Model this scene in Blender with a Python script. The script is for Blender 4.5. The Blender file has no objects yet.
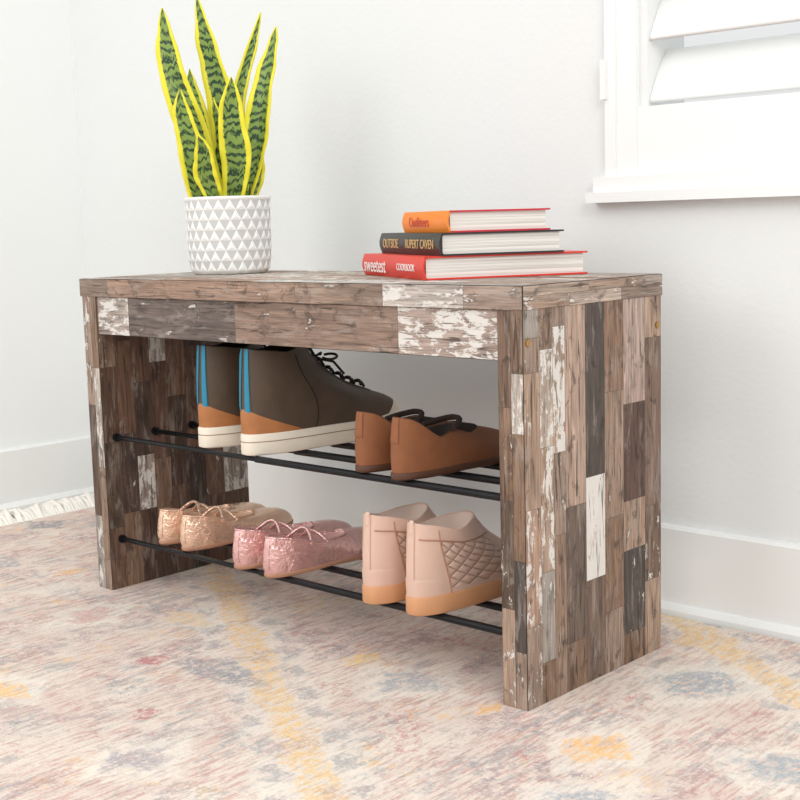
import bpy, math, random
from mathutils import Vector, Matrix
random.seed(7)
S=bpy.context.scene
col=S.collection
try:
    S.view_settings.view_transform='Standard'
    S.view_settings.look='None'
except Exception: pass

def lin(c):
    r=[]
    for v in c:
        v=v/255.0
        r.append(v/12.92 if v<=0.04045 else ((v+0.055)/1.055)**2.4)
    return tuple(r)
def lerp(a,b,t): return a+(b-a)*t
def sstep(a,b,x):
    t=max(0,min(1,(x-a)/(b-a))); return t*t*(3-2*t)
def interp(x,xs,ys):
    if x<=xs[0]: return ys[0]
    for i in range(1,len(xs)):
        if x<=xs[i]:
            t=(x-xs[i-1])/(xs[i]-xs[i-1]); t=t*t*(3-2*t)*0.5+t*0.5
            return ys[i-1]+(ys[i]-ys[i-1])*t
    return ys[-1]

# ---------------------------------------------------------------- materials
class NT:
    def __init__(s,name):
        s.m=bpy.data.materials.new(name); s.m.use_nodes=True; s.t=s.m.node_tree; s.n=s.t.nodes; s.l=s.t.links
        s.b=s.n["Principled BSDF"]
    def node(s,ty,**kw):
        n=s.n.new(ty)
        for k,v in kw.items(): setattr(n,k,v)
        return n
    def put(s,sock,v):
        if hasattr(v,'is_output') or isinstance(v,bpy.types.NodeSocket): s.l.new(v,sock)
        else:
            if isinstance(v,(tuple,list)) and len(v)==3 and sock.type=='RGBA': v=tuple(v)+(1,)
            sock.default_value=v
    def math(s,op,a,b=0.0,c=0.0,clamp=False):
        n=s.node('ShaderNodeMath',operation=op); n.use_clamp=clamp
        s.put(n.inputs[0],a); s.put(n.inputs[1],b); s.put(n.inputs[2],c); return n.outputs[0]
    def mix(s,f,a,b,bt='MIX'):
        n=s.node('ShaderNodeMix',data_type='RGBA',blend_type=bt)
        s.put(n.inputs[0],f); s.put(n.inputs[6],a); s.put(n.inputs[7],b); return n.outputs[2]
    def noise(s,vec,scale=5,detail=4,rough=.55,dist=0):
        n=s.node('ShaderNodeTexNoise'); s.put(n.inputs['Vector'],vec); n.inputs['Scale'].default_value=scale
        n.inputs['Detail'].default_value=detail; n.inputs['Roughness'].default_value=rough; n.inputs['Distortion'].default_value=dist
        return n.outputs[0]
    def scalev(s,vec,sc,loc=(0,0,0),rot=(0,0,0)):
        n=s.node('ShaderNodeMapping'); s.put(n.inputs[0],vec); n.inputs['Scale'].default_value=sc; n.inputs['Location'].default_value=loc; n.inputs['Rotation'].default_value=rot
        return n.outputs[0]
    def ramp(s,f,stops,interp='LINEAR'):
        n=s.node('ShaderNodeValToRGB'); s.put(n.inputs[0],f); cr=n.color_ramp; cr.interpolation=interp
        while len(cr.elements)<len(stops): cr.elements.new(0.5)
        for e,(p,c) in zip(cr.elements,stops):
            e.position=p; e.color=(c if isinstance(c,(tuple,list)) else (c,c,c))[:3]+(1,) if not isinstance(c,(int,float)) else (c,c,c,1)
        return n.outputs[0]
    def sm(s,f,a,b):
        n=s.node('ShaderNodeMapRange',interpolation_type='SMOOTHSTEP'); s.put(n.inputs[0],f); n.inputs[1].default_value=a; n.inputs[2].default_value=b
        return n.outputs[0]
    def coord(s,k): return s.node('ShaderNodeTexCoord').outputs[k]
    def bump(s,h,st=.3,d=.001):
        n=s.node('ShaderNodeBump'); n.inputs['Strength'].default_value=st; n.inputs['Distance'].default_value=d
        s.put(n.inputs['Height'],h); s.l.new(n.outputs[0],s.b.inputs['Normal'])
    def base(s,c,rough=.5,metal=0,spec=.5):
        s.put(s.b.inputs['Base Color'],c); s.put(s.b.inputs['Roughness'],rough); s.b.inputs['Metallic'].default_value=metal
        s.b.inputs['Specular IOR Level'].default_value=spec
def simple(name,rgb,rough=.5,metal=0,var=.08,nscale=60,bump=.2,bd=.0005,spec=.5):
    k=NT(name); o=k.coord('Object'); n=k.noise(o,nscale,4)
    c=lin(rgb); dark=tuple(v*(1-var*1.6) for v in c); lt=tuple(min(1,v*(1+var)) for v in c)
    k.base(k.mix(n,dark,lt),rough,metal,spec)
    if bump: k.bump(k.noise(o,nscale*6,3),bump,bd)
    return k.m

# wood veneer
k=NT("reclaimed_wood")
uv=k.node('ShaderNodeUVMap',uv_map='UVMap').outputs[0]
at=k.node('ShaderNodeAttribute',attribute_name='Col'); pc=at.outputs['Color']; pa=at.outputs['Alpha']
g1=k.noise(k.scalev(uv,(420,14,1)),1,5,.6,.3)
g2=k.noise(k.scalev(uv,(90,9,1)),1,4,.6,1.2)
g3=k.noise(k.scalev(uv,(45,30,1)),1,5,.65,.5)
g4=k.noise(k.scalev(uv,(70,12,1),(2,5,0)),1,5,.7,.8)
v=k.math('ADD',k.math('MULTIPLY',g1,1.0),k.math('MULTIPLY',g2,1.0))
mul=k.ramp(k.math('MULTIPLY',v,.5),[(.32,.34),(.45,.78),(.55,1.12),(.68,1.6)])
c=k.mix(1,pc,mul,'MULTIPLY')
c=k.mix(k.math('MULTIPLY',k.sm(g4,.50,.68),.45),c,lin((170,160,151)))
c=k.mix(k.math('MULTIPLY',k.sm(g3,.54,.68),.65),c,lin((54,44,39)))
pn=k.noise(k.scalev(uv,(90,26,1),(3.1,7.7,0)),1,7,.74,.5)
pn=k.math('ADD',k.math('MULTIPLY',pn,.65),k.math('MULTIPLY',g3,.35))
pa2=k.math('ADD',k.math('MULTIPLY',pa,.5),.180-1.0)
pm=k.sm(k.math('ADD',pn,pa2),.0,.03)
c=k.mix(k.math('MULTIPLY',pm,.86),c,lin((222,218,212)))
cr=k.noise(k.scalev(uv,(160,10,1),(9,2,0)),1,3,.5,1.5)
c=k.mix(k.math('MULTIPLY',k.sm(cr,.60,.68),.75),c,lin((50,40,35)))
k.base(c,.62,0,.35); k.bump(g1,.25,.0006); M_wood=k.m
M_woodgap=simple("wood_gap",(72,57,50),.8)
M_black=simple("black_metal",(30,31,34),.38,.6,bump=0)
M_brass=simple("brass_screw",(176,140,80),.35,.8,bump=0)

# ---------------------------------------------------------------- mesh builder
class MB:
    def __init__(s): s.v=[];s.f=[];s.m=[];s.uv=[];s.c=[];s.mats=[]; s.sm=[]
    def mi(s,mat):
        if mat not in s.mats: s.mats.append(mat)
        return s.mats.index(mat)
    def face(s,pts,mat,uvs=None,c=(1,1,1,0),smooth=False):
        i=len(s.v); s.v+= [tuple(p) for p in pts]; s.f.append(list(range(i,i+len(pts))))
        s.m.append(s.mi(mat)); s.uv.append(uvs or [(0,0)]*len(pts)); s.c.append(c); s.sm.append(smooth)
    def grid(s,rows,mat,closed=False,uvf=None,smooth=True,flip=False):
        i0=len(s.v); n=len(rows[0])
        for r in rows: s.v+=[tuple(p) for p in r]
        for a in range(len(rows)-1):
            for b in range(n if closed else n-1):
                b2=(b+1)%n
                q=[i0+a*n+b,i0+a*n+b2,i0+(a+1)*n+b2,i0+(a+1)*n+b]
                uu=[(b/n,a/(len(rows)-1)),((b+1)/n,a/(len(rows)-1)),((b+1)/n,(a+1)/(len(rows)-1)),(b/n,(a+1)/(len(rows)-1))]
                if uvf: uu=[uvf(*t) for t in uu]
                if flip: q=q[::-1]; uu=uu[::-1]
                s.f.append(q); s.m.append(s.mi(mat)); s.uv.append(uu); s.c.append((1,1,1,0)); s.sm.append(smooth)
    def cap(s,ring,mat,flip=False,smooth=False):
        n=len(ring); c=(sum(p[0] for p in ring)/n,sum(p[1] for p in ring)/n,sum(p[2] for p in ring)/n)
        i0=len(s.v); s.v+=[tuple(p) for p in ring]+[c]
        for b in range(n):
            q=[i0+b,i0+(b+1)%n,i0+n]
            if flip:q=q[::-1]
            s.f.append(q); s.m.append(s.mi(mat)); s.uv.append([(0,0)]*3); s.c.append((1,1,1,0)); s.sm.append(smooth)
    def box(s,a,b,mat,c=(1,1,1,0)):
        x0,y0,z0=a;x1,y1,z1=b
        P=[(x0,y0,z0),(x1,y0,z0),(x1,y1,z0),(x0,y1,z0),(x0,y0,z1),(x1,y0,z1),(x1,y1,z1),(x0,y1,z1)]
        for q in [(0,3,2,1),(4,5,6,7),(0,1,5,4),(1,2,6,5),(2,3,7,6),(3,0,4,7)]:
            s.face([P[j] for j in q],mat,[(0,0),(1,0),(1,1),(0,1)],c)
    def tube(s,pts,r,mat,n=10,caps=True):
        pts=[Vector(p) for p in pts]; rows=[]
        prev=None
        for i,p in enumerate(pts):
            d=(pts[min(i+1,len(pts)-1)]-pts[max(i-1,0)]).normalized()
            if prev is None:
                a=Vector((0,0,1)) if abs(d.z)<.9 else Vector((1,0,0)); u=d.cross(a).normalized()
            else: u=(prev-d*prev.dot(d)).normalized()
            prev=u; w=d.cross(u); rr=r[i] if isinstance(r,(list,tuple)) else r
            rows.append([p+(u*math.cos(2*math.pi*j/n)+w*math.sin(2*math.pi*j/n))*rr for j in range(n)])
        s.grid(rows,mat,True)
        if caps: s.cap(rows[0],mat,True); s.cap(rows[-1],mat)
    def build(s,name,parent=None,loc=(0,0,0),rot=0,weld=False,fixn=False,bevel=0):
        me=bpy.data.meshes.new(name); me.from_pydata(s.v,[],s.f)
        for m in s.mats: me.materials.append(m)
        me.polygons.foreach_set('material_index',s.m); me.polygons.foreach_set('use_smooth',s.sm)
        me.uv_layers.new(name='UVMap'); me.color_attributes.new('Col','FLOAT_COLOR','CORNER')
        fu=[];fc=[]
        for f,u,c in zip(s.f,s.uv,s.c):
            for j in range(len(f)):
                fu+=[u[j][0],u[j][1]]; fc+=list(c)
        me.uv_layers['UVMap'].data.foreach_set('uv',fu)
        me.color_attributes['Col'].data.foreach_set('color',fc)
        if weld or fixn:
            import bmesh
            bm=bmesh.new(); bm.from_mesh(me)
            if weld: bmesh.ops.remove_doubles(bm,verts=bm.verts,dist=1e-6)
            if fixn: bmesh.ops.recalc_face_normals(bm,faces=bm.faces)
            bm.to_mesh(me); bm.free()
        o=bpy.data.objects.new(name,me); col.objects.link(o); o.location=loc; o.rotation_euler=(0,0,rot)
        if parent: o.parent=parent
        if bevel:
            b=o.modifiers.new('bevel','BEVEL'); b.width=bevel; b.segments=3; b.limit_method='ANGLE'
        return o
def empty(name,loc=(0,0,0),rot=0):
    o=bpy.data.objects.new(name,None); col.objects.link(o); o.location=loc; o.rotation_euler=(0,0,rot); return o

# ---------------------------------------------------------------- bench
W,D,H,T,PT=.8754,.2957,.5,.0273,.036
PAL=[(163,138,119),(146,125,110),(128,102,83),(94,76,64),(80,71,66),(172,161,150),(166,136,117),(141,117,100),(112,90,75),(156,147,138)]
def pcol(i,paint=.0,j=8):
    c=PAL[i] if isinstance(i,int) else i
    d=random.uniform(-j,j)
    l=lin(tuple(max(0,min(255,v+d)) for v in c)); return l+(paint,)
def strip(mb,org,ua,va,na,u0,u1,v0,v1,c):
    g=.0002; o=Vector(org)+Vector(na)*.0005; ua=Vector(ua); va=Vector(va)
    P=[o+ua*(u0+g)+va*(v0+g),o+ua*(u1-g)+va*(v0+g),o+ua*(u1-g)+va*(v1-g),o+ua*(u0+g)+va*(v1-g)]
    if (P[1]-P[0]).cross(P[3]-P[0]).dot(Vector(na))<0: P=[P[1],P[0],P[3],P[2]]; sw=True
    else: sw=False
    ou,ov=random.uniform(0,3),random.uniform(0,3)
    U=[(ou+u0,ov+v0),(ou+u1,ov+v0),(ou+u1,ov+v1),(ou+u0,ov+v1)]
    if sw: U=[U[1],U[0],U[3],U[2]]
    mb.face(P,M_wood,U,c)
def strips(mb,org,ua,va,na,U,V,wr=(.02,.034),lr=(.07,.22),pal=None,paint=.25):
    u=0
    pal=pal or list(range(10))
    while u<U-1e-5:
        w=random.uniform(*wr)
        if U-u-w<wr[0]*.6: w=U-u
        v=-random.uniform(0,lr[1]*.8)
        while v<V-1e-5:
            l=random.uniform(*lr); a=max(v,0); b=min(v+l,V)
            if V-b<.02: b=V; l=V-v
            if b>a+.002:
                p=random.random(); pt=(.6+random.uniform(-.06,.14)) if p<paint else .3
                strip(mb,org,ua,va,na,u,u+w,a,b,pcol(random.choice(pal),pt))
            v+=l
        u+=w
X,Y,Z=(1,0,0),(0,1,0),(0,0,1)
nX,nY,nZ=(-1,0,0),(0,-1,0),(0,0,-1)
zt=H-T
mb=MB()
mb.box((-PT,0,0),(0,D-.002,zt),M_woodgap); mb.box((-W+.004,0,0),(-W+PT+.004,D-.002,zt),M_woodgap)
mb.box((-W,-.001,zt),(.001,D,H),M_woodgap); mb.box((-W+PT,.003,.414),(-PT,.021,zt),M_woodgap)
cols=[(0,.030,[(.44,.473,9,.4),(.40,.44,1,.45),(.24,.40,0,.52),(.10,.24,6,.60),(0,.10,1,.55)]),
(.030,.056,[(.425,.473,7,.45),(.31,.425,(176,158,142),.64),(.16,.31,0,.62),(.05,.16,9,.5),(0,.05,2,.3)]),
(.056,.080,[(.45,.473,1,.5),(.30,.45,0,.70),(.20,.30,1,.5),(.0,.20,7,.3)]),
(.080,.122,[(.23,.473,(176,150,133),.3),(.06,.23,(106,90,80),.35),(0,.06,2,.3)]),
(.122,.163,[(.26,.473,(84,74,68),.3),(.13,.26,(194,182,172),.80),(.0,.13,(114,94,82),.35)]),
(.163,.205,[(.36,.473,(134,106,87),.3),(.20,.36,(148,124,107),.45),(.08,.20,2,.3),(0,.08,1,.4)]),
(.205,.255,[(.34,.473,(172,150,138),.42),(.215,.34,(94,73,64),.3),(.15,.215,0,.4),(.04,.15,4,.5),(0,.04,2,.3)]),
(.255,D-.002,[(.42,.473,0,.4),(.20,.42,(122,99,86),.3),(.1,.2,8,.5),(0,.1,0,.4)])]
for a,b,L in cols:
    for z0,z1,c,p in L: strip(mb,(0,0,0),Y,Z,X,a,b,z0,min(z1,zt),pcol(c,p,3))
for a,b,L in [(0,.019,[(.36,zt,8,.3),(.25,.36,2,.45),(.12,.25,3,.5),(0,.12,0,.55)]),(.019,PT,[(.40,zt,2,.35),(.33,.40,5,.6),(.18,.33,2,.3),(.07,.18,4,.5),(0,.07,1,.5)])]:
    for z0,z1,c,p in L: strip(mb,(-PT,0,0),X,Z,nY,a,b,z0,z1,pcol(c,p,3))
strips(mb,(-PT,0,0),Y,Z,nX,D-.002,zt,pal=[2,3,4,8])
strips(mb,(-W+.004,0,0),Y,Z,nX,D-.002,zt)
for a,b,L in [(0,.019,[(.30,zt,1,.55),(.12,.30,3,.4),(0,.12,9,.55)]),(.019,PT,[(.36,zt,2,.45),(.2,.36,5,.6),(.05,.2,7,.4),(0,.05,1,.4)])]:
    for z0,z1,c,p in L: strip(mb,(-W+.004,0,0),X,Z,nY,a,b,z0,z1,pcol(c,p,3))
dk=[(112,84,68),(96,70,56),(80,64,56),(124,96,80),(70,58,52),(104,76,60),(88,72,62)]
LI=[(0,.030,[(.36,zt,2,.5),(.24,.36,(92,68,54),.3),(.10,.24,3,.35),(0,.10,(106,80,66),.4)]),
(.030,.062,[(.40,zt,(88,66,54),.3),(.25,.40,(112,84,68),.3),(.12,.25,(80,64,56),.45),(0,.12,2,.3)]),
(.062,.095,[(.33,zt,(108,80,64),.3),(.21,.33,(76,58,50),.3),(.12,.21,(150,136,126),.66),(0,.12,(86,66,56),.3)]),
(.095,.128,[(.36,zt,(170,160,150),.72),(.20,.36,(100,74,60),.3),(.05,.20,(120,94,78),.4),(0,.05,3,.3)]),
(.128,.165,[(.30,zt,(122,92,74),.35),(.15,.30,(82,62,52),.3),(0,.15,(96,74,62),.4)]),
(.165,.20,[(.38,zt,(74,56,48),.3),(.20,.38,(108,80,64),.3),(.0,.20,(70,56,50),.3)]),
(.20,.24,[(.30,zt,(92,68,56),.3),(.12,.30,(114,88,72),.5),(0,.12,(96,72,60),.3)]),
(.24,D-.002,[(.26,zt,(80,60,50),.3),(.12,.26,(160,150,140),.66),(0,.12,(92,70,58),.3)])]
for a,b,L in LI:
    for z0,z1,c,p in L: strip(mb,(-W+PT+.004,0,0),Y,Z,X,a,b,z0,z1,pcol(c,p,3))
strips(mb,(-PT,D-.002,0),X,Z,Y,PT,zt); strips(mb,(-W+.004,D-.002,0),X,Z,Y,PT,zt)
strips(mb,(-W,0,H),Y,X,Z,D,W,(.03,.05),(.12,.3),[0,1,5,6,7,9],.4)
strips(mb,(-W,D,zt),Z,X,Y,T,W,(.03,.04))
strips(mb,(-W,0,zt),Z,Y,nX,T,D,(.03,.04))
for a,b,c,p in [(0,.075,(134,117,104),.45),(.075,.50,(150,124,107),.40),(.50,.66,(138,117,102),.45),(.66,.79,(176,165,157),.60),(.79,W+.001,(146,127,114),.48)]:
    strip(mb,(-W,-.001,zt),Z,X,nY,0,T,a,b,pcol(c,p,3))
for a,b,c,p in [(0,.09,(152,129,112),.5),(.09,.20,(172,155,142),.52),(.20,D,(132,114,102),.5)]:
    strip(mb,(.001,0,zt),Z,Y,X,0,T*.55,a,b,pcol(c,p,3))
for a,b,c,p in [(0,.13,(166,147,132),.48),(.13,.25,(144,123,108),.5),(.25,D,(166,152,142),.5)]:
    strip(mb,(.001,0,zt),Z,Y,X,T*.55,T,a,b,pcol(c,p,3))
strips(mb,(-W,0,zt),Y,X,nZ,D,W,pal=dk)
ax0=-W+PT
for a,b,c,p in [(0,.085,(160,147,138),.64),(.085,.335,(104,92,86),.46),(.335,.645,(136,113,99),.42),(.645,W-2*PT,(164,145,134),.66)]:
    strip(mb,(ax0,.003,.414),Z,X,nY,0,zt-.414,a,b,pcol(c,p,2))
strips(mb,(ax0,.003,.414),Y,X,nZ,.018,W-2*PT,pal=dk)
bench=empty("shoe_bench")
mb.build("frame",bench)
rb=MB()
RY=[.022,.098,.174,.250]
for z in (.247,.081):
    for i,y in enumerate(RY):
        xl,xr=-W+PT+.005,-PT
        xm=xl+.34
        rb.tube([(xl,y,z),(xm+.01,y,z)],.0038,M_black,14)
        rb.tube([(xm,y,z),(xr,y,z)],.005,M_black,14)
        for xx,dx in ((xl,.006),(xr,-.006)): rb.tube([(xx-dx*.05,y,z),(xx+dx,y,z)],.0065,M_black,14)
rb.build("rack_rods",bench)
sb=MB()
for y,z in ((.008,.435),(D-.012,.435)):
    sb.tube([(.0004,y,z),(.0022,y,z)],.0042,M_brass,14)
sb.build("screws",bench)
ZU=.247+.0052; ZL=.081+.0052

# ---------------------------------------------------------------- room
def wallmat(name,rgb,bs=.35):
    k=NT(name); o=k.coord('Object'); k.base(lin(rgb),.75,0,.25)
    k.bump(k.noise(o,110,4,.6),bs,.0015); return k.m
M_wall=wallmat("painted_wall",(229,231,230)); M_wall_lit=wallmat("painted_wall_left_lit",(239,241,240),.2)  # left wall colour is lightened to carry the brighter light falling there
M_trim=simple("white_trim",(237,238,236),.45,0,.01,5,0)
M_floor=simple("pale_wood_floor",(190,170,150),.5)
WY=.455; WX=-1.54
wx0,wx1,wz0,wz1=-.120,1.0,.64,1.75
m=MB(); b=m.box
b((WX,WY,-.012),(wx0,WY+.10,2.5),M_wall); b((wx1,WY,-.012),(2.2,WY+.10,2.5),M_wall)
b((wx0,WY,-.012),(wx1,WY+.10,wz0),M_wall); b((wx0,WY,wz1),(wx1,WY+.10,2.5),M_wall)
m.build("wall_back")
m=MB(); m.box((WX-.1,-2.6,-.012),(WX,WY+.1,2.5),M_wall_lit); m.build("wall_left")
m=MB(); m.box((WX-.1,-2.6,-.06),(2.2,WY+.1,-.012),M_floor); m.build("floor")
def baseb(name,a,b,n):
    m=MB()
    a=Vector(a);b=Vector(b);n=Vector(n)
    prof=[(0,.127),(.009,.127),(.0125,.123),(.0125,.014),(.018,.013),(.024,.006),(.026,-.012),(0,-.012)]
    r0=[a+n*p[0]+Vector((0,0,p[1])) for p in prof]; r1=[b+n*p[0]+Vector((0,0,p[1])) for p in prof]
    for i in range(len(prof)):
        j=(i+1)%len(prof); m.face([r0[i],r1[i],r1[j],r0[j]],M_trim)
    m.face(r0[::-1],M_trim); m.face(r1,M_trim)
    m.build(name,fixn=True,weld=True)
baseb("baseboard_back",(WX,WY,0),(2.2,WY,0),(0,-1,0)); baseb("baseboard_left",(WX,-2.6,0),(WX,WY,0),(1,0,0))

# window with shutters
win=empty("window_1",(0,0,0))
m=MB()
m.box((-.208,WY-.028,.595),(1.08,WY+.0,.610),M_trim)
m.box((-.200,WY-.020,.610),(1.07,WY+.0,.632),M_trim)
m.box((-.183,WY-.014,.632),(-.165,WY,1.80),M_trim)
m.box((1.03,WY-.014,.632),(1.05,WY,1.80),M_trim); m.box((-.183,WY-.014,1.80),(1.05,WY,1.83),M_trim)
m.box((-.165,WY-.010,.632),(-.133,WY+.03,1.80),M_trim)
m.box((-.133,WY-.006,.632),(.45,WY+.025,.728),M_trim)
m.box((.45,WY-.010,.632),(.53,WY+.03,1.80),M_trim)
m.box((.53,WY-.006,.632),(1.03,WY+.025,.728),M_trim)
m.box((-.133,WY-.006,1.72),(1.03,WY+.025,1.80),M_trim)
m.build("frame",win,bevel=.0015)
m=MB()
for xa,xb in ((-.1195,.448),(.532,1.0)):
    z=.772
    while z<1.70:
        ang=math.radians(58); n=12; ring=[]
        for j in range(n):
            t=2*math.pi*j/n; u=.046*math.cos(t); w=.006*math.sin(t)
            ring.append((u*math.cos(ang)-w*math.sin(ang), u*math.sin(ang)+w*math.cos(ang)))
        r0=[(xa,WY+.030+p[0],z+p[1]) for p in ring]; r1=[(xb,WY+.030+p[0],z+p[1]) for p in ring]
        m.grid([r0,r1],M_trim,True); m.cap(r0,M_trim); m.cap(r1,M_trim,True)
        z+=.086
m.build("louvres",win,fixn=True)
m=MB(); m.box((-.187,WY-.020,.742),(-.179,WY-.013,.798),M_trim); m.build("hinge",win,bevel=.001)

# rug
k=NT("distressed_rug"); o=k.coord('Object')
nv=k.node('ShaderNodeTexNoise'); k.l.new(o,nv.inputs['Vector']); nv.inputs['Scale'].default_value=14; nv.inputs['Detail'].default_value=6; nv.inputs['Roughness'].default_value=.8
dv=k.node('ShaderNodeVectorMath',operation='SUBTRACT'); k.l.new(nv.outputs['Color'],dv.inputs[0]); dv.inputs[1].default_value=(.5,.5,.5)
dv2=k.node('ShaderNodeVectorMath',operation='SCALE'); k.l.new(dv.outputs[0],dv2.inputs[0]); dv2.inputs['Scale'].default_value=.11
dist=k.node('ShaderNodeVectorMath',operation='ADD'); k.l.new(o,dist.inputs[0]); k.l.new(dv2.outputs[0],dist.inputs[1]); P=dist.outputs[0]
sx=k.node('ShaderNodeSeparateXYZ'); k.l.new(P,sx.inputs[0]); px,py=sx.outputs[0],sx.outputs[1]
streak=k.noise(k.scalev(o,(170,22,1)),1,4,.7)
streak2=k.noise(k.scalev(o,(75,14,1),(5,3,0)),1,4,.7)
def bl(l,s): return k.noise(k.scalev(P,(1,1,1),(l,l*.7,0)),s,5,.65)
blot=bl(0,5.5); blot2=bl(4,7); blot3=bl(14,9); blot4=bl(24,8); blot5=bl(34,7); blot6=bl(44,9)
fine=k.noise(o,260,3,.6); fine2=k.noise(k.scalev(o,(1.2,.8,1),(3,3,3)),75,5,.8)
c=k.mix(k.sm(blot,.35,.65),lin((224,212,200)),lin((214,197,187)))
def layer(c,mask,amount,colr): return k.mix(k.math('MULTIPLY',mask,amount,clamp=True),c,lin(colr))
c=layer(c,k.math('MULTIPLY',k.sm(streak,.45,.60),k.sm(blot2,.38,.54)),.75,(206,158,148))
c=layer(c,k.math('MULTIPLY',k.sm(streak2,.47,.60),k.sm(blot3,.44,.58)),.68,(156,151,152))
c=layer(c,k.math('MULTIPLY',k.sm(fine2,.49,.58),k.sm(blot4,.51,.62)),.75,(192,130,126))
c=layer(c,k.math('MULTIPLY',k.sm(fine2,.46,.56),k.sm(blot5,.52,.62)),.75,(150,149,152))
c=layer(c,k.math('MULTIPLY',k.sm(fine2,.48,.56),k.sm(blot6,.57,.66)),.70,(230,188,132))
def tri(a,b,per,off=0):
    l=k.math('ADD',k.math('MULTIPLY',px,a),k.math('MULTIPLY',py,b)); l=k.math('ADD',l,off)
    f=k.math('FRACT',k.math('DIVIDE',l,per)); return k.math('ABSOLUTE',k.math('SUBTRACT',f,.5))
d1=tri(.541,.841,.60,.276)
c=layer(c,k.math('MULTIPLY',k.sm(d1,.38,.41),k.sm(fine2,.36,.52)),.6,(230,222,210))
c=layer(c,k.math('MULTIPLY',k.sm(d1,.455,.475),k.sm(fine2,.43,.53)),.75,(230,190,126))
along=k.math('SUBTRACT',k.math('MULTIPLY',px,.841),k.math('MULTIPLY',py,.541))
step=k.math('ABSOLUTE',k.math('SUBTRACT',k.math('FRACT',k.math('DIVIDE',along,.075)),.5))
edge=k.math('MULTIPLY',k.sm(d1,.40,.42),k.math('SUBTRACT',1,k.sm(d1,.44,.455)))
c=layer(c,k.math('MULTIPLY',k.math('MULTIPLY',edge,k.sm(step,.22,.30)),k.sm(fine2,.40,.52)),.65,(156,152,156))
zz=k.math('ABSOLUTE',k.math('SUBTRACT',k.math('FRACT',k.math('DIVIDE',py,.05)),.5))
bars=k.math('FRACT',k.math('ADD',k.math('DIVIDE',px,.13),k.math('MULTIPLY',zz,.5)))
bm_=k.math('MULTIPLY',k.sm(k.math('ABSOLUTE',k.math('SUBTRACT',bars,.5)),.36,.42),k.sm(fine2,.44,.54))
c=layer(c,k.math('MULTIPLY',bm_,k.sm(blot,.42,.54)),.6,(170,144,144))
# woven motifs: x, y, rx, ry, colour, halo
MOT=[(.129,-.041,.040,.045,(236,182,104),1),(.109,.207,.055,.06,(150,160,170),1),(-.180,-.008,.050,.050,(158,162,168),1),(-1.338,.191,.05,.045,(122,127,138),0),
(-.043,-.017,.020,.022,(234,178,102),0),(-.505,-.168,.018,.026,(182,92,102),0),(-.353,-.284,.015,.024,(184,96,104),0),(-.558,-.353,.045,.030,(236,188,112),1),
(-.402,-.136,.10,.035,(150,149,153),0),(-.989,.020,.02,.03,(226,172,104),0),(-.289,.012,.022,.03,(236,200,130),0),(.306,.036,.05,.05,(152,160,170),1),
(.014,.345,.03,.035,(228,190,138),0),(-.75,-.10,.04,.04,(200,152,148),1),(-1.15,-.02,.05,.04,(160,158,164),0),(-.62,-.02,.05,.03,(226,196,150),0),(-.25,-.38,.045,.045,(166,156,162),1),
(.20,-.16,.05,.05,(156,162,172),1),(-.85,-.32,.05,.05,(204,150,122),1),(.9,.1,.06,.06,(155,162,172),1),(.6,-.4,.06,.06,(230,184,118),1),(.5,.25,.05,.05,(192,120,124),1)]
for mx,my,rx,ry,cc,halo in MOT:
    ex=k.math('DIVIDE',k.math('SUBTRACT',px,mx),rx); ey=k.math('DIVIDE',k.math('SUBTRACT',py,my),ry)
    r=k.math('ADD',k.math('ABSOLUTE',ex),k.math('ABSOLUTE',ey))
    if halo: c=layer(c,k.math('MULTIPLY',k.math('SUBTRACT',1,k.sm(r,1.5,2.0)),k.sm(fine2,.36,.54)),.65,(234,227,215))
    c=layer(c,k.math('MULTIPLY',k.math('SUBTRACT',1,k.sm(r,.75,1.25)),k.sm(fine2,.41,.53)),.8,cc)
c=k.mix(k.math('MULTIPLY',k.sm(fine,.35,.7),.22),c,lin((242,236,226)))
c=k.mix(k.math('MULTIPLY',k.sm(streak,.50,.62),.20),c,lin((142,126,120)))
k.base(c,.95,0,.1); k.bump(k.math('ADD',fine,k.math('MULTIPLY',streak,1.5)),.6,.002); M_rug=k.m
M_fr=simple("rug_fringe",(244,239,230),.95,0,.05,80,.4)
rug=empty("area_rug",(0,0,0))
m=MB(); m.box((-1.405,-2.3,-.012),(1.9,WY-.031,-.0002),M_rug); m.build("pile",rug)
m=MB()
y=-1.0
while y<WY-.04:
    L=random.uniform(.075,.100); a=random.uniform(-.022,.022); h=random.uniform(.006,.018)
    m.tube([(-1.403,y,-.005),(-1.408-L*.15,y+a*.2,h*.8-.002),(-1.408-L*.4,y+a*.8,h),(-1.408-L*.7,y+a*1.4,h*.6-.003),(-1.408-L,y+a*.9,-.005)],[.0045,.005,.0055,.005,.0035],M_fr,7)
    y+=random.uniform(.0035,.006)
m.build("fringe",rug)

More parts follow.
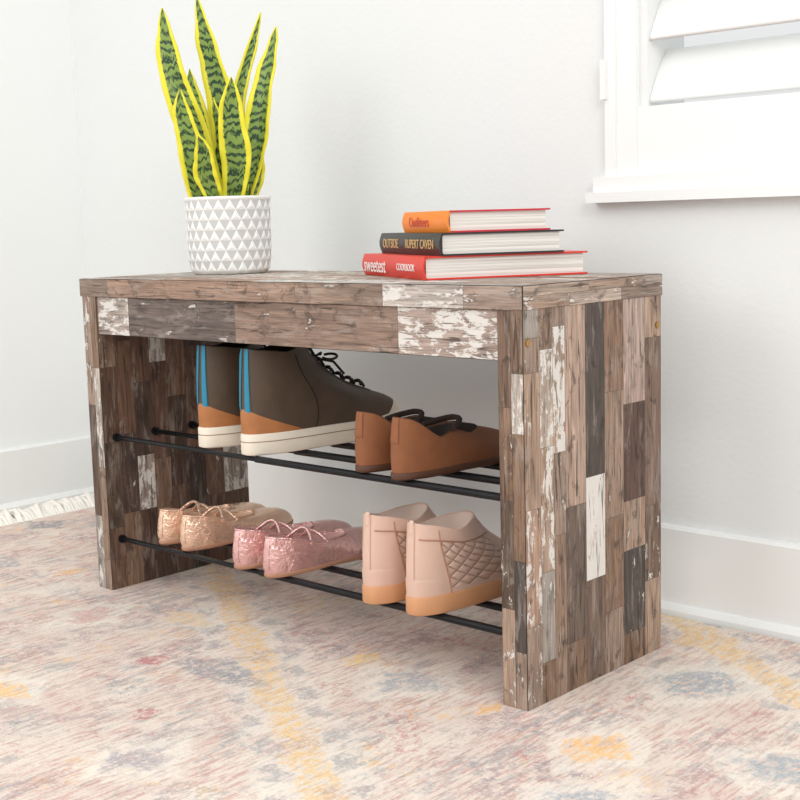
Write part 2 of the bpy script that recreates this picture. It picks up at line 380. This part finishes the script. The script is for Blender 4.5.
# ---------------------------------------------------------------- pot + plant
px_,py_=-.733,.190
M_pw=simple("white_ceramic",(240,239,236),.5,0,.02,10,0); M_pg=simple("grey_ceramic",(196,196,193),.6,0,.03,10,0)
M_soil=simple("potting_soil",(60,46,36),.95,0,.4,90,1,.004)
plant=empty("potted_snake_plant",(px_,py_,H+.0006))
m=MB(); N=24; R=7; hp=.122
rad=lambda z: interp(z/hp,[0,.06,.25,1],[.056,.0635,.0665,.0675])
z0p,z1p=.006,.117
def pv(i,j):
    a=2*math.pi*(j+(i%2)*.5)/N; z=z0p+(z1p-z0p)*i/R; return (rad(z)*math.cos(a),rad(z)*math.sin(a),z)
for i in range(R):
    for j in range(N):
        if i%2==0:
            A,B,C,Dd=pv(i,j),pv(i,j+1),pv(i+1,j),pv(i+1,j-1)
        else:
            A,B,C,Dd=pv(i,j),pv(i,j+1),pv(i+1,j+1),pv(i+1,j)
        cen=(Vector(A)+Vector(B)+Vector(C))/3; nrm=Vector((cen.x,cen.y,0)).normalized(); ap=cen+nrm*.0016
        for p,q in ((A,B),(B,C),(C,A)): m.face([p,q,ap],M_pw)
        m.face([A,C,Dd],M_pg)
def ringz(r,z,n=48,ph=0): return [(r*math.cos(2*math.pi*j/n+ph),r*math.sin(2*math.pi*j/n+ph),z) for j in range(n)]
m.grid([ringz(.052,0),ringz(rad(0)+.001,.001),ringz(rad(.006)+.0003,.0065)],M_pw,True)
m.cap(ringz(.052,0),M_pw,True)
m.grid([ringz(rad(.117)-.0005,.116),ringz(.0688,.118),ringz(.0688,.1215),ringz(.0675,hp),ringz(.0635,hp),ringz(.062,.1),],M_pw,True)
m.cap(ringz(.0622,.104),M_soil)
m.build("ceramic_pot",plant)
k=NT("snake_leaf"); uvn=k.node('ShaderNodeUVMap',uv_map='UVMap').outputs[0]
sx=k.node('ShaderNodeSeparateXYZ'); k.l.new(uvn,sx.inputs[0]); u_,v_=sx.outputs[0],sx.outputs[1]
edge=k.math('ABSOLUTE',k.math('SUBTRACT',u_,.5))
nz=k.noise(k.scalev(uvn,(2.5,26,1)),1,4,.6,.6); nz2=k.noise(k.scalev(uvn,(5,110,1)),1,3,.6,1.0)
w=k.math('SINE',k.math('ADD',k.math('MULTIPLY',v_,440),k.math('MULTIPLY',nz,20)))
g=k.mix(k.sm(w,-.2,.6),lin((126,152,72)),lin((32,64,40)))
g=k.mix(k.math('MULTIPLY',k.sm(nz2,.5,.64),.40),g,lin((140,162,76)))
c=k.mix(k.sm(k.math('ADD',edge,k.math('MULTIPLY',nz2,.14)),.39,.425),g,lin((234,224,56)))
k.base(c,.4,0,.4); M_leaf=k.m
m=MB(); ur=Vector((.7326,.6807,0)); vf=Vector((-.6807,.7326,0)); mm=.00158
LV=[(-8,-57,11,-9,32,-.004,.15),(-2,-26,-3,10,33,.016,-.2),(6,37,12,-8,17,.022,.7),(18,54,30,4,32,.004,-.35),(-28,-38,92,-2,27,-.02,.2),(11,11,82,2,31,-.022,-.1),(-12,-19,138,0,24,-.036,.1),(24,35,124,2,18,.01,.6),(-16,-36,66,-4,26,.024,.4),(2,-8,98,0,25,.0,-.5)]
for bu,tu,tv,bow,wp,dp,yaw in LV:
    hh=(197-tv)*mm+.018; rows=[]; n=26; Lh=hh
    for i in range(n+1):
        s=i/n; cu=lerp(bu*.85,tu,s**1.15)+bow*math.sin(math.pi*s)+1.6*math.sin(s*9+bu); zc=.104+hh*s
        wd=wp*mm*.5*interp(s,[0,.12,.45,.78,.93,1],[.55,.75,1.0,.74,.36,.02])
        a=yaw+.35*s*(1 if bu%2 else -1); side=(ur*math.cos(a)+vf*math.sin(a)); nr=(vf*math.cos(a)-ur*math.sin(a))
        cen=ur*cu*mm+vf*(dp+dp*1.2*s)+Vector((0,0,zc)); row=[]
        for j in range(9):
            q=(j/8-.5)*2; wob=.0012*math.sin(s*34+q*2+bu)
            row.append(cen+side*wd*q+nr*(-(q*q)*wd*.45*(1-.3*s)+wob*abs(q)))
        rows.append(row)
    m.grid(rows,M_leaf,False,uvf=lambda a,b,L=Lh,o=random.random():(a*9/8,b*L+o))
ob=m.build("leaves",plant)
so=ob.modifiers.new('thick','SOLIDIFY'); so.thickness=.0022; so.offset=0

# ---------------------------------------------------------------- books
k=NT("book_pages"); o=k.coord('Object'); k.base(k.mix(k.sm(k.noise(k.scalev(o,(2,2,900)),1,2),.4,.6),lin((236,232,226)),lin((205,200,192))),.8,0,.1); M_page=k.m
def gloss(n,c): return simple(n,c,.35,0,.03,20,0)
def book(name,near,ang,wd,sp,th,z,mc,mc2,title,tcol,tsize,txtoff=.02,title2=None):
    e=empty(name,(near[0],near[1],z),ang)
    m=MB(); ct=.0022
    m.box((0.001,0,0),(wd,sp,ct),mc2); m.box((0.001,0,th-ct),(wd,sp,th),mc2)
    rows=[]
    for y in (0,sp):
        rows.append([( -.004*math.sin(math.pi*j/8)+.001, y, th*(j/8)) for j in range(9)])
    m.grid(rows,mc,False)
    rows2=[[(p[0]+.0025,p[1],min(max(p[2],ct*.5),th-ct*.5)) for p in r] for r in rows]; m.grid(rows2,mc,False,flip=True)
    for a,b_ in zip(rows,rows2):
        m.grid([a,b_],mc,False)
    m.build("cover",e,fixn=False)
    m=MB(); m.box((.003,.004,ct),(wd-.005,sp-.004,th-ct),M_page); m.build("pages",e)
    mt=gloss("title_ink",tcol)
    for (tt,off,sz) in [(title,txtoff,tsize)]+([title2] if title2 else []):
        cu=bpy.data.curves.new("title","FONT"); cu.body=tt; cu.size=sz; cu.extrude=.0002; cu.materials.append(mt)
        t=bpy.data.objects.new("title",cu); col.objects.link(t); t.parent=e
        t.rotation_euler=(math.radians(90),0,math.radians(-90))
        t.location=(-.0036,sp-off,th*.5-sz*.33)
    return e
A=math.radians(60.7)
M_red=gloss("red_cover",(218,54,40)); M_blk=gloss("black_cover",(44,41,42)); M_or=gloss("orange_cover",(240,134,36)); M_pk=gloss("crimson_cover",(200,40,56))
book("book",(-.206,.068),A,.228,.272,.030,H+.0008,M_red,M_red,"sweetest",(250,240,235),.029,.012,("COOKBOOK",.165,.013))
book("book.001",(-.193,.086),A-.01,.170,.266,.029,H+.0008+.0302,M_blk,M_blk,"OUTSIDE",(214,176,110),.018,.02,("RUPERT CAVEN",.125,.017))
book("book.002",(-.188,.096),A+.02,.142,.172,.028,H+.0008+.0302+.0292,M_or,M_pk,"Outfitters",(200,60,30),.019,.03)

# ---------------------------------------------------------------- shoes
def leather(name,rgb,rough=.5,var=.1,metal=0,bs=.25):
    return simple(name,rgb,rough,metal,var,35,bs,.0006)
def metallic(name,rgb):
    k=NT(name); o=k.coord('Object'); c=lin(rgb); n=k.noise(o,26,5,.6,.6)
    k.base(k.mix(n,tuple(v*.80 for v in c),tuple(min(1,v*1.1) for v in c)),.24,.75,.5)
    k.bump(k.math('ADD',n,k.math('MULTIPLY',k.noise(o,300,3),.12)),.9,.008); return k.m
M_olive=leather("dark_waxed_leather",(84,67,52),.6,.24); M_tanp=leather("tan_patch_leather",(176,114,66),.6,.2)
M_cream=simple("cream_rubber",(230,220,203),.6,0,.05,30,.1); M_blue=simple("blue_webbing",(40,132,162),.7,0,.15,300,.3)
M_lace=simple("dark_laces",(38,31,28),.8,0,.1,300,.3); M_in=simple("shoe_lining_dark",(44,33,28),.9,0,.2,80,.2)
M_tan=leather("cognac_suede",(142,88,54),.75,.22); M_tans=simple("brown_sole",(84,52,34),.6); M_knit=simple("dark_knit",(58,42,34),.95,0,.3,200,1,.002)
M_gold=metallic("rose_gold_leather",(244,208,182)); M_goldin=leather("nude_lining",(222,186,160),.7)
M_pink=metallic("metallic_pink_leather",(238,192,188)); M_pinkin=leather("pink_lining",(206,164,160),.7)
M_pinks=simple("tan_sole",(176,130,104),.6)
M_blush=leather("blush_leather",(214,180,162),.5,.06); M_gum=simple("gum_sole",(204,148,106),.5,0,.06,30,.1); M_blin=leather("blush_lining",(220,198,184),.8)
k=NT("quilted_blush"); uvn=k.node('ShaderNodeUVMap',uv_map='UVMap').outputs[0]
sx=k.node('ShaderNodeSeparateXYZ'); k.l.new(uvn,sx.inputs[0]); U_,V_=k.math('MULTIPLY',sx.outputs[0],44),k.math('MULTIPLY',sx.outputs[1],52)
q1=k.math('ABSOLUTE',k.math('SINE',k.math('ADD',U_,V_))); q2=k.math('ABSOLUTE',k.math('SINE',k.math('SUBTRACT',U_,V_)))
hq=k.math('POWER',k.math('MINIMUM',q1,q2),.5)
k.base(k.mix(k.sm(hq,.1,.5),lin((176,138,122)),lin((213,179,161))),.5); k.bump(hq,.9,.003); M_quilt=k.m

def shoe(name,x,y,z,rot,p):
    L,hs=p['L'],p['hs']
    wt,ws=p['w']
    e=p.get('e',.82)
    def plan(t,sc=1.0,grow=0):
        s=.5-.5*math.cos(t); sn=math.sin(t)
        hw=interp(s,[0,.15,.42,.70,1],[wt[0],wt[1],wt[2],wt[3],wt[4]])
        xx=(abs(sn)**e)*(1 if sn>=0 else -1)*(hw*sc+grow)+p.get('curve',0)*s*s
        yy=L/2+(s-.5)*(L+2*grow)
        return xx,yy,s,sn
    def Sf(t,q,off=0):
        x0,y0,s,sn=plan(t); z0=hs*.7
        sg=abs(sn)**.9*(1 if sn>=0 else -1)
        x3=sg*p['ow']*interp(s,[0,.5,1],[.85,1,.8]); y3=p['o0']+(p['o1']-p['o0'])*s
        z3=interp(s,[0,.08,.5,.92,1],[p['zh'],p['zh']-.002,p['zs'],p['zf']-.002,p['zf']])
        w=sstep(p.get('w0',.45),1,s)
        P0=Vector((x0,y0,z0)); P3=Vector((x3,y3,z3))
        P1=P0+Vector((x0*.06,-(1-s)*.004*(1-w)+0.0,lerp((z3-z0)*.35,p['h1'],w)))
        P2=P3+Vector((lerp(x0-x3,0,.2)*.45,lerp(0,(y0-y3)*p['kf'],w),lerp(-(z3-z0)*.35,-(z3-z0)*p['kz'],w)))
        if s<.3: P2.y-=.003*(1-s/.3)
        a=1-q
        r=P0*(a**3)+P1*(3*a*a*q)+P2*(3*a*q*q)+P3*(q**3)
        return r
    def So(t,q,off):
        r=Sf(t,q); d=1e-3
        tu=Sf(t+d,q)-Sf(t-d,q); qv=Sf(t,min(1,q+d))-Sf(t,max(0,q-d)); n=tu.cross(qv)
        if n.length<1e-12: return r
        n.normalize()
        if n.dot(r-Vector((0,y0c,r.z*.5)))<0: n=-n
        return r+n*off
    y0c=L*.45
    m=MB(); n=64; TT=[2*math.pi*j/n for j in range(n)]
    g=p['sg']
    def sring(gr,zz,rock=0):
        out=[]
        for t in TT:
            xx,yy,s,_=plan(t,1,gr); out.append((xx,yy,zz+rock*sstep(.7,1,s)))
        return out
    rk=p.get('rock',.004)
    m.cap(sring(g-.004,0,rk),ws,True)
    m.grid([sring(g-.004,0,rk),sring(g-.0008,.0012,rk),sring(g,.003,rk),sring(g,hs-.002,rk*.6),sring(g-.0012,hs,rk*.6),sring(-.003,hs,rk*.5)],ws,True)
    if p.get('line'):
        rr=sring(g+.0004,hs*.62,rk*.7); rr2=sring(g+.0004,hs*.62+.0012,rk*.7); m.grid([rr,rr2],p['line'],True)
    K=16
    rows=[[Sf(t,i/K) for t in TT] for i in range(K+1)]
    m.grid(rows,p['up'],True,uvf=lambda a,b:(a,b))
    top=rows[-1]; cx=0; cy=(p['o0']+p['o1'])/2
    def ins(r_,d,dz):
        out=[]
        for v in r_:
            vv=Vector((v[0]-cx,v[1]-cy,0)); l=vv.length; vv=vv*(max(l-d,0)/l); out.append((vv.x+cx,vv.y+cy,v[2]+dz))
        return out
    m.grid([top,ins(top,.0008,.0010),ins(top,.0020,.0008),ins(top,.0028,-.001)],p.get('rim',p['up']),True)
    # lining follows the upper 2.5 mm inside, fading to a narrower insole
    low=[]
    i1=ins(top,.0028,-.001)
    lx=p.get('lx',.70); ly=p.get('ly',.82)
    for f in (0,.2,.45,.7,1):
        g1_=f**.7
        low.append([(v[0]*lerp(1,lx,g1_),lerp(v[1],cy+(v[1]-cy)*ly,g1_),lerp(v[2],hs+.004,f)) for v in i1])
    m.grid(low,p['inn'],True,flip=True); m.cap(low[-1],p['inn'],False)
    for (ta,tb,qa,qb,off,mat) in p.get('patch',[]):
        nt,nq=22,10
        rws=[]
        for i in range(nq+1):
            row=[]
            for j in range(nt+1):
                f=j/nt; t=lerp(ta,tb,f); a_=qa(f) if callable(qa) else qa; b_=qb(f) if callable(qb) else qb
                row.append(So(t,lerp(a_,b_,i/nq),off*(0.35 if i in(0,nq) or j in (0,nt) else 1)))
            rws.append(row)
        m.grid(rws,mat,False,uvf=lambda a,b,ta=ta,tb=tb:(a*(tb-ta)*.25,b*.25))
    for (pts,r,mat) in p.get('tubes',lambda s:[])(So): m.tube(pts,r,mat,8)
    o=m.build(name,None,(x,y,z),rot); return o
PI=math.pi
def boot_tubes(So):
    out=[]
    for i,q in enumerate((.52,.60,.68,.76,.84,.92)):
        a,b_=.26+.04*i,.26+.04*i
        A_=So(PI-a,q,.003); B_=So(PI+b_,q+.03,.003); mid=(A_+B_)/2+Vector((0,.004,.006)); out.append(([A_,(A_*.5+mid*.5)+Vector((0,.001,.0025)),mid,(B_*.5+mid*.5)+Vector((0,.001,.0025)),B_],.0021,M_lace))
        A_=So(PI-a,q+.03,.004); B_=So(PI+b_,q,.004); mid=(A_+B_)/2+Vector((0,.004,.007)); out.append(([A_,(A_*.5+mid*.5)+Vector((0,.001,.0025)),mid,(B_*.5+mid*.5)+Vector((0,.001,.0025)),B_],.0021,M_lace))
    c=So(PI,.86,.008)
    for sg in (1,-1):
        pts=[]
        for j in range(15):
            a=j/14*PI*1.9; pts.append(c+Vector((sg*(.004+.020*math.sin(a/2)),.012*math.sin(a)+.006,.010*math.sin(a*.5)-.006*(j/14)+.006*math.cos(a))))
        out.append((pts,.002,M_lace))
        out.append(([c,c+Vector((sg*.018,.012,-.004)),c+Vector((sg*.034,.018,-.022))],.002,M_lace))
    for sg in (1,-1):
        out.append(([So(sg*(1.25+.55*j/10),.06+.9*j/10,.0006) for j in range(11)],.0007,M_lace))
    return out
hc=lambda f: .05+.29*(1-(2*abs(f-.5))**1.6)
boot=dict(L=.300,hs=.031,w=((.030,.036,.037,.048,.042),M_cream),e=.72,sg=.004,ow=.034,o0=.004,o1=.108,zh=.152,zs=.145,zf=.156,h1=.062,kf=.36,kz=.80,w0=.30,
 up=M_olive,inn=M_in,rim=M_lace,line=simple("sole_line",(150,120,90),.6),rock=.006,lx=.55,ly=.75,
 patch=[(-1.15,1.15,.02,hc,.0014,M_tanp),(-.30,-.12,.30,1.0,.0022,M_blue),(.06,.24,.30,1.0,.0022,M_blue),
        (PI-.9,PI+.9,.0,lambda f:.03+.20*(1-(2*abs(f-.5))**2),.0015,M_cream),(PI-.42,PI-.22,.45,.98,.0016,M_olive),(PI+.22,PI+.42,.45,.98,.0016,M_olive)],
 tubes=boot_tubes)
shoe("high_top_boot",-.506,.014,ZU,-.03,boot)
shoe("high_top_boot.001",-.609,.020,ZU,.02,boot)
tan=dict(L=.245,hs=.010,w=((.027,.031,.029,.039,.030),M_tans),sg=.002,ow=.027,o0=.004,o1=.115,zh=.080,zs=.050,zf=.060,h1=.030,kf=.4,kz=.25,up=M_tan,inn=M_in,rim=M_tans,
 patch=[(-.20,.20,.55,1.0,.0016,M_tan),(PI-.9,PI+.9,.75,1.0,.002,M_knit)],
 tubes=lambda So:[([So(PI-1.15+2.3*j/12,.98,.004)+Vector((0,0,.003)) for j in range(13)],.004,M_knit)])
shoe("suede_slip_on_shoe",-.207,.003,ZU,.0,tan)
shoe("suede_slip_on_shoe.001",-.281,.014,ZU,.02,tan)
def flat(up,inn,sole,L,wsc,h):
    w=tuple(v*wsc for v in (.026,.030,.028,.039,.031))
    return dict(L=L,hs=.008,w=(w,sole),e=.8,sg=.001,ow=.028*wsc,o0=.004,o1=L*.64,zh=h,zs=h*.70,zf=h*.68,h1=.026,kf=.45,kz=-.04,up=up,inn=inn,rock=.003,lx=.82,ly=.92,
     patch=[(-.16,.16,.1,1.0,.0012,up)],
     tubes=lambda So:[([So(2*PI*j/40,1,.0)+Vector((0,0,.0012)) for j in range(41)],.0016,up),
        ([So(1.35,.93,.001)*(1-a)+So(2*PI-1.35,.93,.001)*a+Vector((0,.012*math.sin(PI*a),.018*math.sin(PI*a))) for a in [j/12 for j in range(13)]],.0028,up),
        ([So(1.75,.93,.001)*(1-a)+So(2*PI-1.75,.93,.001)*a+Vector((0,-.004*math.sin(PI*a),.014*math.sin(PI*a))) for a in [j/12 for j in range(13)]],.0028,up)])
gf=flat(M_gold,M_goldin,M_pinks,.225,.92,.054)
shoe("gold_ballet_flat",-.668,.018,ZL,.02,gf); shoe("gold_ballet_flat.001",-.730,.022,ZL,.02,gf)
pf=flat(M_pink,M_pinkin,M_pinks,.24,1.0,.057)
shoe("pink_ballet_flat",-.450,-.006,ZL,.0,pf); shoe("pink_ballet_flat.001",-.520,-.002,ZL,.02,pf)
bo=dict(L=.222,hs=.025,w=((.029,.034,.034,.041,.034),M_gum),e=.78,sg=.003,ow=.033,o0=.004,o1=.116,zh=.117,zs=.104,zf=.112,h1=.046,kf=.42,kz=.62,w0=.38,up=M_blush,inn=M_blin,rock=.005,
 patch=[(.95,2.25,.14,.80,.0012,M_quilt),(-2.15,-.85,.14,.80,.0012,M_quilt),(-.13,.13,.25,1.0,.0016,M_blush),(-.09,.09,.85,1.04,.0022,M_blush),(-.8,.8,.02,.30,.0010,M_blush)],
 tubes=lambda So:[([So(.92,.05+.9*j/10,.001) for j in range(11)],.0008,M_pinks),([So(sg2,.82,.001) for sg2 in [.3+2.2*j/16 for j in range(17)]],.0008,M_pinks)])
shoe("quilted_bootie",-.172,-.010,ZL,.0,bo); shoe("quilted_bootie.001",-.250,-.008,ZL,.03,bo)

# ---------------------------------------------------------------- light
wd=bpy.data.worlds.new("world"); S.world=wd; wd.use_nodes=True
wt=wd.node_tree; bg=wt.nodes["Background"]; bg.inputs[1].default_value=1.0
tc=wt.nodes.new('ShaderNodeTexCoord'); sp=wt.nodes.new('ShaderNodeSeparateXYZ'); wt.links.new(tc.outputs['Generated'],sp.inputs[0])
mr=wt.nodes.new('ShaderNodeMapRange'); mr.inputs[1].default_value=-.35; mr.inputs[2].default_value=.55; mr.inputs[3].default_value=.42; mr.inputs[4].default_value=1.32
wt.links.new(sp.outputs[2],mr.inputs[0])
mx=wt.nodes.new('ShaderNodeMapRange'); mx.inputs[1].default_value=-1; mx.inputs[2].default_value=1; mx.inputs[3].default_value=.86; mx.inputs[4].default_value=1.12
wt.links.new(sp.outputs[0],mx.inputs[0])
mm_=wt.nodes.new('ShaderNodeMath'); mm_.operation='MULTIPLY'; wt.links.new(mr.outputs[0],mm_.inputs[0]); wt.links.new(mx.outputs[0],mm_.inputs[1]); wt.links.new(mm_.outputs[0],bg.inputs[1])
bg.inputs[0].default_value=(.98,.995,1,1)
def area(name,loc,tgt,size,en,colr=(1,1,1)):
    l=bpy.data.lights.new(name,'AREA'); l.size=size; l.energy=en; l.color=colr
    o=bpy.data.objects.new(name,l); col.objects.link(o); o.location=loc
    o.rotation_euler=(Vector(tgt)-Vector(loc)).to_track_quat('-Z','Y').to_euler()
area("softbox_lamp",(2.0,-1.6,1.9),(-.4,.1,.2),1.3,28,(1,.99,.97))
area("added_fill_light",(-.9,-2.2,1.5),(-.4,.2,.25),1.1,14)  # added fill from the front left, not a lamp of the room

# ---------------------------------------------------------------- camera
Yw,Pt,Rl=.74869,.13652,-.02761
f=Vector((-math.sin(Yw)*math.cos(Pt),math.cos(Yw)*math.cos(Pt),-math.sin(Pt)))
r0=Vector((math.cos(Yw),math.sin(Yw),0)); u0=r0.cross(f)
rt=r0*math.cos(Rl)+u0*math.sin(Rl); up=u0*math.cos(Rl)-r0*math.sin(Rl)
cd=bpy.data.cameras.new("camera"); cam=bpy.data.objects.new("camera",cd); col.objects.link(cam)
cd.sensor_width=36; cd.lens=1299.85/800*36; cd.clip_start=.02
Mx=Matrix(((rt.x,up.x,-f.x,.8959),(rt.y,up.y,-f.y,-1.17094),(rt.z,up.z,-f.z,.57621),(0,0,0,1)))
cam.matrix_world=Mx
S.camera=cam
